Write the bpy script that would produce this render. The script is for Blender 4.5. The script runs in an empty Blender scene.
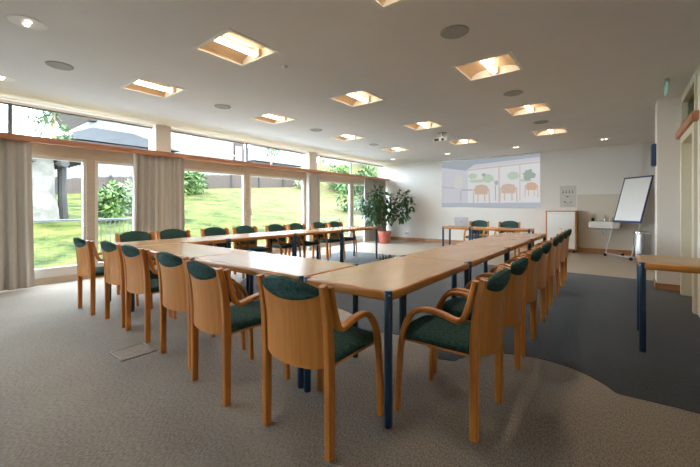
import bpy, bmesh, math, random
from mathutils import Vector, Matrix, noise
PI = math.pi
C = bpy.context.scene.collection
random.seed(7)
SC = bpy.context.scene

# ------------------------------------------------------------------ materials
def newmat(name):
    m = bpy.data.materials.new(name); m.use_nodes = True
    nt = m.node_tree
    return m, nt, nt.nodes['Principled BSDF']

def plain(name, col, rough=0.5, metal=0.0, spec=0.5, var=0.0, scale=8.0, bump=0.0, bscale=60.0):
    m, nt, b = newmat(name)
    b.inputs['Roughness'].default_value = rough
    b.inputs['Metallic'].default_value = metal
    b.inputs['Specular IOR Level'].default_value = spec
    b.inputs['Base Color'].default_value = (*col, 1)
    tc = nt.nodes.new('ShaderNodeTexCoord')
    if var > 0:
        n = nt.nodes.new('ShaderNodeTexNoise'); n.inputs['Scale'].default_value = scale; n.inputs['Detail'].default_value = 4
        nt.links.new(tc.outputs['Object'], n.inputs['Vector'])
        r = nt.nodes.new('ShaderNodeValToRGB')
        r.color_ramp.elements[0].position = .3; r.color_ramp.elements[1].position = .7
        r.color_ramp.elements[0].color = (*[c * (1 - var) for c in col], 1)
        r.color_ramp.elements[1].color = (*[min(1, c * (1 + var)) for c in col], 1)
        nt.links.new(n.outputs['Fac'], r.inputs['Fac']); nt.links.new(r.outputs['Color'], b.inputs['Base Color'])
    if bump > 0:
        n2 = nt.nodes.new('ShaderNodeTexNoise'); n2.inputs['Scale'].default_value = bscale; n2.inputs['Detail'].default_value = 3
        nt.links.new(tc.outputs['Object'], n2.inputs['Vector'])
        bp = nt.nodes.new('ShaderNodeBump'); bp.inputs['Strength'].default_value = bump; bp.inputs['Distance'].default_value = .02
        nt.links.new(n2.outputs['Fac'], bp.inputs['Height']); nt.links.new(bp.outputs['Normal'], b.inputs['Normal'])
    return m

def wood(name, c0, c1, rough=0.35, stretch=(1, 14, 14), scale=3.0, coat=0.0):
    m, nt, b = newmat(name)
    tc = nt.nodes.new('ShaderNodeTexCoord'); mp = nt.nodes.new('ShaderNodeMapping')
    mp.inputs['Scale'].default_value = stretch
    nt.links.new(tc.outputs['Object'], mp.inputs['Vector'])
    n = nt.nodes.new('ShaderNodeTexNoise'); n.inputs['Scale'].default_value = scale; n.inputs['Detail'].default_value = 6
    nt.links.new(mp.outputs['Vector'], n.inputs['Vector'])
    r = nt.nodes.new('ShaderNodeValToRGB')
    r.color_ramp.elements[0].position = .32; r.color_ramp.elements[1].position = .68
    r.color_ramp.elements[0].color = (*c0, 1); r.color_ramp.elements[1].color = (*c1, 1)
    nt.links.new(n.outputs['Fac'], r.inputs['Fac']); nt.links.new(r.outputs['Color'], b.inputs['Base Color'])
    b.inputs['Roughness'].default_value = rough
    b.inputs['Coat Weight'].default_value = coat; b.inputs['Coat Roughness'].default_value = .2
    return m

def carpet(name, c0, c1, scale=90):
    m, nt, b = newmat(name)
    tc = nt.nodes.new('ShaderNodeTexCoord')
    n = nt.nodes.new('ShaderNodeTexNoise'); n.inputs['Scale'].default_value = scale; n.inputs['Detail'].default_value = 2
    n2 = nt.nodes.new('ShaderNodeTexNoise'); n2.inputs['Scale'].default_value = 1.3; n2.inputs['Detail'].default_value = 5
    mp = nt.nodes.new('ShaderNodeMapping'); mp.inputs['Scale'].default_value = (1.6, .6, 1); mp.inputs['Rotation'].default_value = (0, 0, .5)
    nt.links.new(tc.outputs['Object'], mp.inputs['Vector']); nt.links.new(mp.outputs['Vector'], n.inputs['Vector'])
    nt.links.new(tc.outputs['Object'], n2.inputs['Vector'])
    mx = nt.nodes.new('ShaderNodeMath'); mx.operation = 'MULTIPLY_ADD'
    nt.links.new(n2.outputs['Fac'], mx.inputs[0]); mx.inputs[1].default_value = .35
    nt.links.new(n.outputs['Fac'], mx.inputs[2])
    r = nt.nodes.new('ShaderNodeValToRGB')
    r.color_ramp.elements[0].position = .5; r.color_ramp.elements[1].position = .85
    r.color_ramp.elements[0].color = (*c0, 1); r.color_ramp.elements[1].color = (*c1, 1)
    nt.links.new(mx.outputs[0], r.inputs['Fac']); nt.links.new(r.outputs['Color'], b.inputs['Base Color'])
    b.inputs['Roughness'].default_value = .85; b.inputs['Specular IOR Level'].default_value = .25
    b.inputs['Sheen Weight'].default_value = .25; b.inputs['Sheen Roughness'].default_value = .4
    bp = nt.nodes.new('ShaderNodeBump'); bp.inputs['Strength'].default_value = .35; bp.inputs['Distance'].default_value = .01
    nt.links.new(n.outputs['Fac'], bp.inputs['Height']); nt.links.new(bp.outputs['Normal'], b.inputs['Normal'])
    return m

def emit(name, col, s):
    m = bpy.data.materials.new(name); m.use_nodes = True; nt = m.node_tree
    nt.nodes.remove(nt.nodes['Principled BSDF'])
    e = nt.nodes.new('ShaderNodeEmission'); e.inputs['Color'].default_value = (*col, 1); e.inputs['Strength'].default_value = s
    nt.links.new(e.outputs[0], nt.nodes['Material Output'].inputs[0])
    return m

def glassmat(name, tint=(1, 1, 1), refl=0.06):
    m = bpy.data.materials.new(name); m.use_nodes = True; nt = m.node_tree
    nt.nodes.remove(nt.nodes['Principled BSDF'])
    t = nt.nodes.new('ShaderNodeBsdfTransparent'); t.inputs['Color'].default_value = (*tint, 1)
    g = nt.nodes.new('ShaderNodeBsdfGlossy'); g.inputs['Roughness'].default_value = .02
    mx = nt.nodes.new('ShaderNodeMixShader'); mx.inputs[0].default_value = refl
    nt.links.new(t.outputs[0], mx.inputs[1]); nt.links.new(g.outputs[0], mx.inputs[2])
    nt.links.new(mx.outputs[0], nt.nodes['Material Output'].inputs[0])
    return m

M = {}
M['frame_wood'] = wood('beech_frame', (.45, .145, .020), (.60, .220, .034), .32, (10, 10, 1.2), 3, .25)
M['ply'] = wood('beech_ply', (.50, .170, .026), (.62, .240, .040), .30, (16, 3, .8), 2.5, .3)
M['green'] = plain('green_upholstery', (.036, .090, .080), .9, 0, .2, .45, 55, .5, 220)
M['laminate'] = wood('beech_laminate', (.44, .255, .105), (.52, .315, .140), .24, (.8, 5, 1), 2.4, .1)
M['edge'] = wood('beech_edge', (.49, .180, .030), (.59, .245, .045), .33, (3, 3, 14), 2.5, .2)
M['navy'] = plain('navy_steel', (.016, .048, .100), .32, .15, .5, .15, 5)
M['screw'] = plain('screw_steel', (.6, .6, .62), .3, 1)
M['beige_carpet'] = carpet('beige_carpet', (.165, .130, .096), (.34, .278, .215))
M['dark_carpet'] = carpet('slate_carpet', (.012, .0125, .0145), (.032, .033, .037))
M['light_floor'] = plain('light_floor', (.46, .40, .33), .38, 0, .4, .06, 30)
M['ceiling'] = plain('ceiling_paint', (.84, .825, .82), .9, 0, .2, .02, 2)
M['white'] = plain('white_wall', (.80, .77, .73), .85, 0, .25, .015, 2)
M['cream'] = plain('cream_paint', (.72, .68, .55), .6, 0, .3, .03, 2)
M['tile'] = plain('splash_panel', (.66, .60, .51), .35, 0, .4, .02, 3)
M['base_wood'] = wood('baseboard_wood', (.36, .17, .07), (.48, .24, .10), .4, (1.5, 1.5, 12), 3)
M['beam_wood'] = wood('pelmet_wood', (.36, .135, .06), (.48, .20, .095), .4, (12, 1, 12), 3)
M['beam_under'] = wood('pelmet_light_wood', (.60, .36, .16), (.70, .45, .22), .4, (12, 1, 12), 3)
M['win_frame'] = wood('window_frame_wood', (.44, .355, .27), (.50, .41, .32), .45, (10, 1.5, 10), 3)
M['sash'] = plain('white_sash', (.68, .65, .61), .45, 0, .4, .04, 4)
M['dark_bar'] = plain('grey_bar', (.16, .17, .18), .4, .4)
M['glass'] = glassmat('pane_glass', (.97, .985, .98), .04)
M['glass2'] = glassmat('corridor_glass', (.72, .80, .74), .12)
M['curtain'] = plain('taupe_curtain', (.56, .535, .50), .95, 0, .1, .03, 40, .1, 300)
M['black'] = plain('black_plastic', (.02, .02, .022), .45)
M['grey_cloth'] = plain('grey_grille', (.42, .40, .37), .8, 0, .2, .1, 120, .3, 300)
M['white_plastic'] = plain('white_plastic', (.78, .78, .77), .4, 0, .5, .02, 5)
M['chrome'] = plain('chrome', (.75, .75, .76), .18, 1)
M['steel'] = plain('brushed_steel', (.50, .49, .48), .35, .9, .5, .08, 6)
M['blue_frame'] = plain('blue_frame', (.035, .06, .14), .4, .1)
M['board'] = plain('white_board', (.86, .85, .83), .25, 0, .5, .01, 2)
M['paper'] = plain('poster_paper', (.62, .60, .55), .8, 0, .2, .02, 5)
M['ink'] = plain('ink', (.16, .15, .14), .8)
M['ceramic'] = plain('ceramic', (.80, .75, .68), .15, 0, .5, .01, 3)
M['terracotta'] = plain('terracotta', (.42, .115, .08), .45, 0, .4, .1, 6)
M['soil'] = plain('soil', (.03, .02, .013), .95, 0, .1, .4, 30, .6, 60)
M['bark'] = plain('bark', (.20, .13, .08), .9, 0, .2, .3, 20, .5, 60)
M['leaf'] = plain('ficus_leaf', (.030, .085, .022), .38, 0, .5, .5, 5)
M['leaf2'] = plain('dark_leaf', (.02, .045, .018), .5, 0, .4, .5, 9)
M['laptop'] = plain('silver_laptop', (.62, .66, .74), .4, .15, .5, .02, 5)
M['screen_dark'] = plain('laptop_screen', (.03, .03, .04), .2)
M['reflector'] = plain('cream_reflector', (.72, .56, .40), .5, 0, .4, .03, 5)
M['lamp'] = emit('lamp_tube', (1, .80, .54), 16)
M['bulb'] = emit('downlight_bulb', (1, .84, .62), 5)
M['exit'] = emit('exit_sign_green', (.30, .62, .47), .5)
M['white_line'] = plain('white_paint', (.90, .89, .87), .5)
M['concrete'] = plain('terrace_concrete', (.60, .61, .63), .9, 0, .2, .1, 4)  # pale bluish tone chosen for daylight bounced indoors
M['stone'] = plain('pale_stone', (.125, .112, .095), .9, 0, .2, .3, 4, .7, 9)
M['old_timber'] = wood('old_timber', (.012, .010, .009), (.034, .029, .025), .9, (2, 9, 9), 2)
M['fence'] = wood('fence_wood', (.026, .0155, .011), (.044, .029, .020), .9, (1, 8, .7), 2)
M['fence_dark'] = plain('fence_post', (0.01271, 0.01089, 0.009983), .9)
M['render'] = plain('white_render', (0.121, 0.121, 0.124), .9, 0, .2, .05, .7)
M['roof'] = plain('grey_roof_tile', (0.01098, 0.01098, 0.01198), .9, 0, .2, .3, 6, .6, 8)
M['roof_pale'] = plain('pale_roof', (0.08321, 0.0847, 0.0847), .9, 0, .2, .1, 3)
M['eave'] = plain('brown_eave', (0.0242, 0.01513, 0.009834), .9, 0, .2, .2, 4)
M['brick'] = plain('brown_masonry', (0.049, 0.03267, 0.02723), .9, 0, .2, .15, 4)
M['tree1'] = plain('tree_leaf', (0.02994, 0.06589, 0.01348), .7, 0, .3, .5, .9)
M['tree2'] = plain('tree_leaf_pale', (0.05656, 0.08985, 0.03329), .7, 0, .3, .5, .9)
M['bush'] = plain('bush_leaf', (0.04628, 0.08712, 0.01362), .7, 0, .3, .5, 1.4)
M['bush2'] = plain('silver_bush_leaf', (.13, .16, .085), .7, 0, .3, .4, 1.4)
M['leg_paint'] = plain('light_grey_paint', (.62, .62, .62), .35, .3)
M['rail_metal'] = plain('rail_metal', (0.07623, 0.08349, 0.08712), .4, .4)
M['facade_line'] = plain('facade_joint', (0.06127, 0.06127, 0.06534), .9)

def grassmat():
    m, nt, b = newmat('meadow_grass')
    tc = nt.nodes.new('ShaderNodeTexCoord')
    n = nt.nodes.new('ShaderNodeTexNoise'); n.inputs['Scale'].default_value = .55; n.inputs['Detail'].default_value = 10; n.inputs['Roughness'].default_value = .75
    mp = nt.nodes.new('ShaderNodeMapping'); mp.inputs['Scale'].default_value = (1.6, 1.6, 2.6)
    nt.links.new(tc.outputs['Object'], mp.inputs['Vector']); nt.links.new(mp.outputs['Vector'], n.inputs['Vector'])
    r = nt.nodes.new('ShaderNodeValToRGB'); e = r.color_ramp.elements
    e[0].position = .37; e[0].color = (.006, .013, .0016, 1)
    e[1].position = .66; e[1].color = (.085, .074, .021, 1)
    x = e.new(.48); x.color = (.032, .042, .0058, 1)
    nt.links.new(n.outputs['Fac'], r.inputs['Fac'])
    # drier, paler growth towards the far end of the slope
    sp = nt.nodes.new('ShaderNodeSeparateXYZ'); nt.links.new(tc.outputs['Object'], sp.inputs[0])
    mr = nt.nodes.new('ShaderNodeMapRange'); mr.inputs['From Min'].default_value = 9; mr.inputs['From Max'].default_value = 17
    nt.links.new(sp.outputs['Y'], mr.inputs['Value'])
    n3 = nt.nodes.new('ShaderNodeTexNoise'); n3.inputs['Scale'].default_value = .35; n3.inputs['Detail'].default_value = 6
    nt.links.new(tc.outputs['Object'], n3.inputs['Vector'])
    mu = nt.nodes.new('ShaderNodeMath'); mu.operation = 'MULTIPLY'; nt.links.new(mr.outputs[0], mu.inputs[0]); nt.links.new(n3.outputs['Fac'], mu.inputs[1])
    mx = nt.nodes.new('ShaderNodeMixRGB'); mx.inputs[2].default_value = (.075, .060, .028, 1)
    nt.links.new(mu.outputs[0], mx.inputs[0]); nt.links.new(r.outputs['Color'], mx.inputs[1])
    nt.links.new(mx.outputs[0], b.inputs['Base Color'])
    b.inputs['Roughness'].default_value = .95; b.inputs['Specular IOR Level'].default_value = .1
    n2 = nt.nodes.new('ShaderNodeTexNoise'); n2.inputs['Scale'].default_value = 3; n2.inputs['Detail'].default_value = 8
    nt.links.new(tc.outputs['Object'], n2.inputs['Vector'])
    bp = nt.nodes.new('ShaderNodeBump'); bp.inputs['Strength'].default_value = 1; bp.inputs['Distance'].default_value = .25
    nt.links.new(n2.outputs['Fac'], bp.inputs['Height']); nt.links.new(bp.outputs['Normal'], b.inputs['Normal'])
    return m
M['grass'] = grassmat()

# ------------------------------------------------------------------ mesh builder
class MB:
    def __init__(s): s.bm = bmesh.new()
    def box(s, c, size, rz=0, bev=0, mat=None, seg=2):
        mt = Matrix.Translation(c) @ (mat if mat is not None else Matrix.Rotation(rz, 4, 'Z')) @ Matrix.Diagonal((*size, 1))
        r = bmesh.ops.create_cube(s.bm, size=1, matrix=mt)
        if bev > 0:
            ed = {e for v in r['verts'] for e in v.link_edges}
            bmesh.ops.bevel(s.bm, geom=list(ed), offset=bev, segments=seg, affect='EDGES', profile=.6)
        return s
    def b2(s, x0, x1, y0, y1, z0, z1, bev=0):
        return s.box(((x0+x1)/2, (y0+y1)/2, (z0+z1)/2), (abs(x1-x0), abs(y1-y0), abs(z1-z0)), bev=bev)
    def cyl(s, p0, p1, r0, r1=None, n=16):
        p0, p1 = Vector(p0), Vector(p1); d = p1 - p0; r1 = r0 if r1 is None else r1
        q = d.to_track_quat('Z', 'Y').to_matrix().to_4x4()
        bmesh.ops.create_cone(s.bm, cap_ends=True, segments=n, radius1=r0, radius2=r1, depth=d.length, matrix=Matrix.Translation((p0+p1)/2) @ q)
        return s
    def tube(s, pts, r, n=8):
        pts = [Vector(p) for p in pts]; rings = []
        for i, p in enumerate(pts):
            t = (pts[min(i+1, len(pts)-1)] - pts[max(i-1, 0)]).normalized()
            a = t.cross(Vector((.31, .17, .93))).normalized(); b = t.cross(a)
            rr = r[i] if isinstance(r, (list, tuple)) else r
            rings.append([s.bm.verts.new(p + (a*math.cos(k*2*PI/n) + b*math.sin(k*2*PI/n))*rr) for k in range(n)])
        s.skin(rings); return s
    def skin(s, rings, cap=True, closed=True):
        n = len(rings[0])
        for a, b in zip(rings, rings[1:]):
            for k in range(n if closed else n-1):
                s.bm.faces.new((a[k], a[(k+1) % n], b[(k+1) % n], b[k]))
        if cap:
            s.bm.faces.new(list(reversed(rings[0]))); s.bm.faces.new(rings[-1])
    def lathe(s, prof, c=(0, 0, 0), n=28):
        rings = []
        for r, z in prof:
            rings.append([s.bm.verts.new((c[0]+max(r, 1e-4)*math.cos(k*2*PI/n), c[1]+max(r, 1e-4)*math.sin(k*2*PI/n), c[2]+z)) for k in range(n)])
        s.skin(rings); return s
    def strip(s, path, thick, w, cx, ch=.005):
        """lamella: (y, z) centreline path swept with a chamfered rectangle; thick in the profile plane, w along x"""
        P = [Vector((0, y, z)) for y, z in path]; rings = []
        for i, p in enumerate(P):
            t = (P[min(i+1, len(P)-1)] - P[max(i-1, 0)]).normalized()
            nrm = Vector((0, -t.z, t.y)); X = Vector((1, 0, 0))
            th = (thick[i] if isinstance(thick, (list, tuple)) else thick) / 2; hw = w / 2
            sec = [(-hw+ch, -th), (hw-ch, -th), (hw, -th+ch), (hw, th-ch), (hw-ch, th), (-hw+ch, th), (-hw, th-ch), (-hw, -th+ch)]
            rings.append([s.bm.verts.new(p + X*(cx+a) + nrm*b) for a, b in sec])
        s.skin(rings); return s
    def prism(s, poly, z0, z1):
        a = [s.bm.verts.new((x, y, z0)) for x, y in poly]; b = [s.bm.verts.new((x, y, z1)) for x, y in poly]
        n = len(poly)
        for k in range(n): s.bm.faces.new((a[k], a[(k+1) % n], b[(k+1) % n], b[k]))
        s.bm.faces.new(list(reversed(a))); s.bm.faces.new(b); return s
    def poly(s, pts):
        s.bm.faces.new([s.bm.verts.new(p) for p in pts]); return s
    def leaf(s, p, d, up, L, W):
        d = d.normalized(); sd = d.cross(up)
        if sd.length < 1e-3: sd = d.cross(Vector((1, 0, 0)))
        sd.normalize(); n = sd.cross(d)
        v = [s.bm.verts.new(q) for q in (p, p+d*L*.35+sd*W*.5-n*W*.12, p+d*L*.72+sd*W*.38-n*W*.16, p+d*L-n*W*.3, p+d*L*.72-sd*W*.38-n*W*.16, p+d*L*.35-sd*W*.5-n*W*.12, p+d*L*.5)]
        s.bm.faces.new((v[0], v[1], v[6])); s.bm.faces.new((v[1], v[2], v[6])); s.bm.faces.new((v[2], v[3], v[6]))
        s.bm.faces.new((v[3], v[4], v[6])); s.bm.faces.new((v[4], v[5], v[6])); s.bm.faces.new((v[5], v[0], v[6]))
    def build(s, name, mat, parent=None, angle=40, fix=True):
        if fix: bmesh.ops.recalc_face_normals(s.bm, faces=s.bm.faces[:])
        me = bpy.data.meshes.new(name); s.bm.to_mesh(me); s.bm.free()
        for m in (mat if isinstance(mat, (list, tuple)) else [mat]): me.materials.append(m)
        for p in me.polygons: p.use_smooth = True
        me.set_sharp_from_angle(angle=math.radians(angle))
        o = bpy.data.objects.new(name, me); C.objects.link(o)
        if parent is not None: o.parent = parent
        return o

def smooth(pts, k=5):
    out = []
    for i in range(len(pts)-1):
        p0, p1, p2, p3 = pts[max(i-1, 0)], pts[i], pts[i+1], pts[min(i+2, len(pts)-1)]
        for j in range(k):
            t = j / k
            out.append(tuple(.5*((2*b)+(-a+c)*t+(2*a-5*b+4*c-d)*t*t+(-a+3*b-3*c+d)*t**3) for a, b, c, d in zip(p0, p1, p2, p3)))
    out.append(tuple(pts[-1])); return out

def tag(o, label, cat, group=None):
    o['label'] = label; o['category'] = cat; o['kind'] = 'thing'
    if group: o['group'] = group
    return o
def thing(name, label, cat, loc=(0, 0, 0), rz=0, group=None):
    o = bpy.data.objects.new(name, None); C.objects.link(o); o.empty_display_size = .1
    o.location = loc; o.rotation_euler = (0, 0, rz)
    return tag(o, label, cat, group)
def struct(name, mb, mat, parent=None, label=None):
    o = mb.build(name, mat, parent)
    if parent is None: o['kind'] = 'structure'
    if label: o['label'] = label
    return o
def children_of(o): return [c for c in bpy.data.objects if c.parent == o]
def dup(root, loc, rz, label, group=None):
    def cp(o, par):
        c = o.copy(); C.objects.link(c)
        if par is not None: c.parent = par
        for ch in KIDS[o.name]: cp(ch, c)
        return c
    KIDS = {}
    def scan(o):
        KIDS[o.name] = list(o.children)
        for ch in o.children: scan(ch)
    scan(root)
    r = cp(root, None); r.location = loc; r.rotation_euler = (0, 0, rz); r['label'] = label
    if group: r['group'] = group
    return r

H = 2.76          # ceiling height
XW, YB = -7.1, 11.1   # window wall plane, back wall plane

# ------------------------------------------------------------------ room shell
struct('floor', MB().b2(-7.25, 2.6, -4.1, 7.52, -.06, 0), M['beige_carpet'])
struct('floor_back', MB().b2(-7.25, 2.6, 7.52, 11.35, -.06, 0), M['light_floor'])
# slate carpet area with its wavy edge
def arc(cx, cy, r, a0, a1, n=14): return [(cx+r*math.cos(math.radians(a0+(a1-a0)*i/n)), cy+r*math.sin(math.radians(a0+(a1-a0)*i/n))) for i in range(n+1)]
edge = [(2.55, 2.84), (.25, 2.85), (-.02, 2.83)]
edge += arc(-.50, 2.57, .535, 31, 172, 18)
edge += arc(-1.62, 2.31, .56, 32, 140, 12)
edge += arc(-2.75, 2.45, .75, 20, 160, 14)
edge += [(-3.9, 2.75), (-4.6, 3.1), (-5.2, 3.8), (-5.6, 4.8), (-5.85, 6.0), (-5.9, 7.515), (2.55, 7.515)]
struct('floor_carpet', MB().prism(edge, 0, .004), M['dark_carpet'], label='slate carpet area with wavy edge')

TX, TY = (-4.87, -3.02, -1.19), (2.05, 4.05, 6.16, 8.28)
TW, TD = .60, .56
troffers = [(x, y) for y in TY for x in TX]
xs = sorted({-7.3, 2.6} | {x+s*TW/2 for x in TX for s in (-1, 1)})
ys = sorted({-4.1, 11.35} | {y+s*TD/2 for y in TY for s in (-1, 1)})
mb = MB()
for i in range(len(xs)-1):
    for j in range(len(ys)-1):
        cx, cy = (xs[i]+xs[i+1])/2, (ys[j]+ys[j+1])/2
        if any(abs(cx-a) < TW/2 and abs(cy-b) < TD/2 for a, b in troffers): continue
        mb.b2(xs[i], xs[i+1], ys[j], ys[j+1], H, H+.02)
mb.b2(-7.3, 2.6, -4.1, 11.35, H+.16, H+.3)
struct('ceiling', mb, M['ceiling'])

struct('wall_back', MB().b2(-7.25, .39, YB, YB+.2, 0, H+.02).b2(.39, 2.6, YB+.05, YB+.2, 0, H+.02), M['white'])
struct('wall_front', MB().b2(-7.25, 2.6, -4.2, -4.0, 0, H+.02), M['white'])
struct('wall_left', MB().b2(XW-.15, XW+.16, 2.96, 3.24, 0, H).b2(XW-.15, XW+.16, 7.05, 7.38, 0, H).b2(XW-.15, XW+.16, -1.43, -1.15, 0, H), M['white'])
mb = MB().b2(.40, .66, 6.8, 7.2, 0, H)                                            # pillar
mb.b2(.66, .80, 6.62, 7.2, 0, H); mb.b2(.66, .80, 5.40, 6.62, 2.68, H); mb.b2(.66, .80, 5.20, 5.45, 0, H)
mb.b2(.80, 2.6, 5.20, 5.32, 0, H)
struct('wall_right', mb, M['white'])
struct('wall_side', MB().b2(2.5, 2.6, -4.1, 11.3, 0, H), M['white'])
struct('wall_panel', MB().b2(-.95, .385, YB-.012, YB, .12, 1.53), M['tile'], label='beige splash panel on the back wall')
struct('baseboard_back', MB().b2(-7.1, -5.2, YB-.02, YB, 0, .115).b2(-5.2, .39, YB-.02, YB, 0, .125), M['base_wood'])
struct('baseboard_right', MB().b2(.385, .66, 6.78, 6.8, 0, .09).b2(.38, .40, 6.78, 7.2, 0, .09), M['base_wood'])
# white band and dark bar above the transom lights
struct('trim_1', MB().b2(XW-.02, -6.94, -4.0, YB, 2.752, H-.001), M['white_line'])
# pelmet beam
mb = MB().b2(-6.80, -6.75, -4.0, 11.07, 2.145, 2.235, .006)
struct('trim_2', mb, M['beam_wood'], label='reddish wooden pelmet beam')
struct('trim_3', MB().b2(-7.06, -6.80, -4.0, 11.07, 2.185, 2.215), M['beam_under'], label='pale wooden underside of the pelmet')
struct('trim_4', MB().b2(-6.90, -6.87, -3.9, 11.0, 2.165, 2.186), M['white_plastic'], label='white curtain rail')

# windows -----------------------------------------------------------
def window(n, y0, y1, mull, ym):
    f = MB()
    d0, d1 = XW-.05, XW+.05
    f.b2(d0, d1, y0, y1, 1.99, 2.20)                 # head
    f.b2(d0, d1, y0, y1, 0, .10)                     # sill
    for a in (y0, y1-.06): f.b2(d0, d1, a, a+.06, .10, 1.99)
    for m_ in mull: f.b2(d0, d1, m_-.055, m_+.055, .10, 1.99)
    root = struct('window_%d' % n, f, M['win_frame'])
    ed = [y0+.06] + [v for m_ in mull for v in (m_-.055, m_+.055)] + [y1-.06]
    for a, b in zip(ed[0::2], ed[1::2]):
        s = MB(); q = .05
        s.b2(XW-.03, XW+.03, a, a+q, .10, 1.99); s.b2(XW-.03, XW+.03, b-q, b, .10, 1.99)
        s.b2(XW-.03, XW+.03, a+q, b-q, .10, .245); s.b2(XW-.03, XW+.03, a+q, b-q, 1.945, 1.99)
        so = s.build('sash', M['sash'], root)
        MB().b2(XW-.006, XW+.006, a+q, b-q, .245, 1.945).build('pane', M['glass'], so)
    h = MB(); hy = mull[0]+.075
    h.b2(XW+.03, XW+.045, hy-.015, hy+.015, 1.0, 1.18, .004); h.cyl((XW+.03, hy, 1.12), (XW+.08, hy, 1.12), .009, n=8); h.b2(XW+.07, XW+.085, hy-.011, hy+.011, 1.0, 1.14, .004)
    h.build('handle', M['steel'], root)
    MB().b2(XW-.03, XW+.03, y0, y1, 2.72, 2.752).build('head_strip', M['white_line'], root)
    t = MB()
    t.b2(XW-.02, XW+.02, ym-.025, ym+.025, 2.20, 2.70); t.b2(XW-.02, XW+.02, y0, y1, 2.695, 2.72); t.b2(XW-.02, XW+.02, y0, y1, 2.20, 2.24)
    to = t.build('transom_frame', M['dark_bar'], root)
    for a, b in ((y0, ym-.025), (ym+.025, y1)):
        MB().b2(XW-.006, XW+.006, a, b, 2.24, 2.695).build('pane', M['glass'], to)
window(1, -1.15, 2.96, [-.10, 1.97], .99)
window(5, -4.0, -1.43, [-2.7], -2.7)  # unseen bay, glazed instead of solid to add daylight to the foreground
window(2, 3.24, 7.05, [5.09], 5.09)
window(3, 7.38, 11.09, [9.18, 10.2], 9.15)

# corridor door and transom in the right wall
w4 = MB()
w4.b2(.64, .78, 6.55, 6.62, 2.26, 2.68).b2(.64, .78, 5.45, 5.52, 2.26, 2.68).b2(.64, .78, 5.52, 6.55, 2.62, 2.68).b2(.64, .78, 5.52, 6.55, 2.26, 2.30)
wo = struct('window_4', w4, M['cream'])
MB().b2(.70, .712, 5.52, 6.55, 2.30, 2.62).build('pane', M['glass2'], wo)
struct('trim_5', MB().b2(.60, .80, 5.33, 6.795, 2.16, 2.255, .006), M['beam_wood'], label='reddish wooden rail above the door')
dr = MB().b2(.63, .80, 6.50, 6.62, 0, 2.155).b2(.63, .80, 5.45, 5.57, 0, 2.155).b2(.63, .80, 5.57, 6.50, 2.06, 2.155)
do = struct('door_1', dr, M['cream'])
lf = MB().b2(.73, .77, 5.572, 6.498, .005, 2.058, .003).build('leaf', M['cream'], do)
hd = MB(); hd.cyl((.73, 5.66, 1.03), (.68, 5.66, 1.03), .010, n=10).b2(.668, .686, 5.65, 5.79, 1.02, 1.04, .005).b2(.724, .732, 5.63, 5.69, .95, 1.11, .002)
hd.build('handle', M['steel'], lf)

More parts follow.
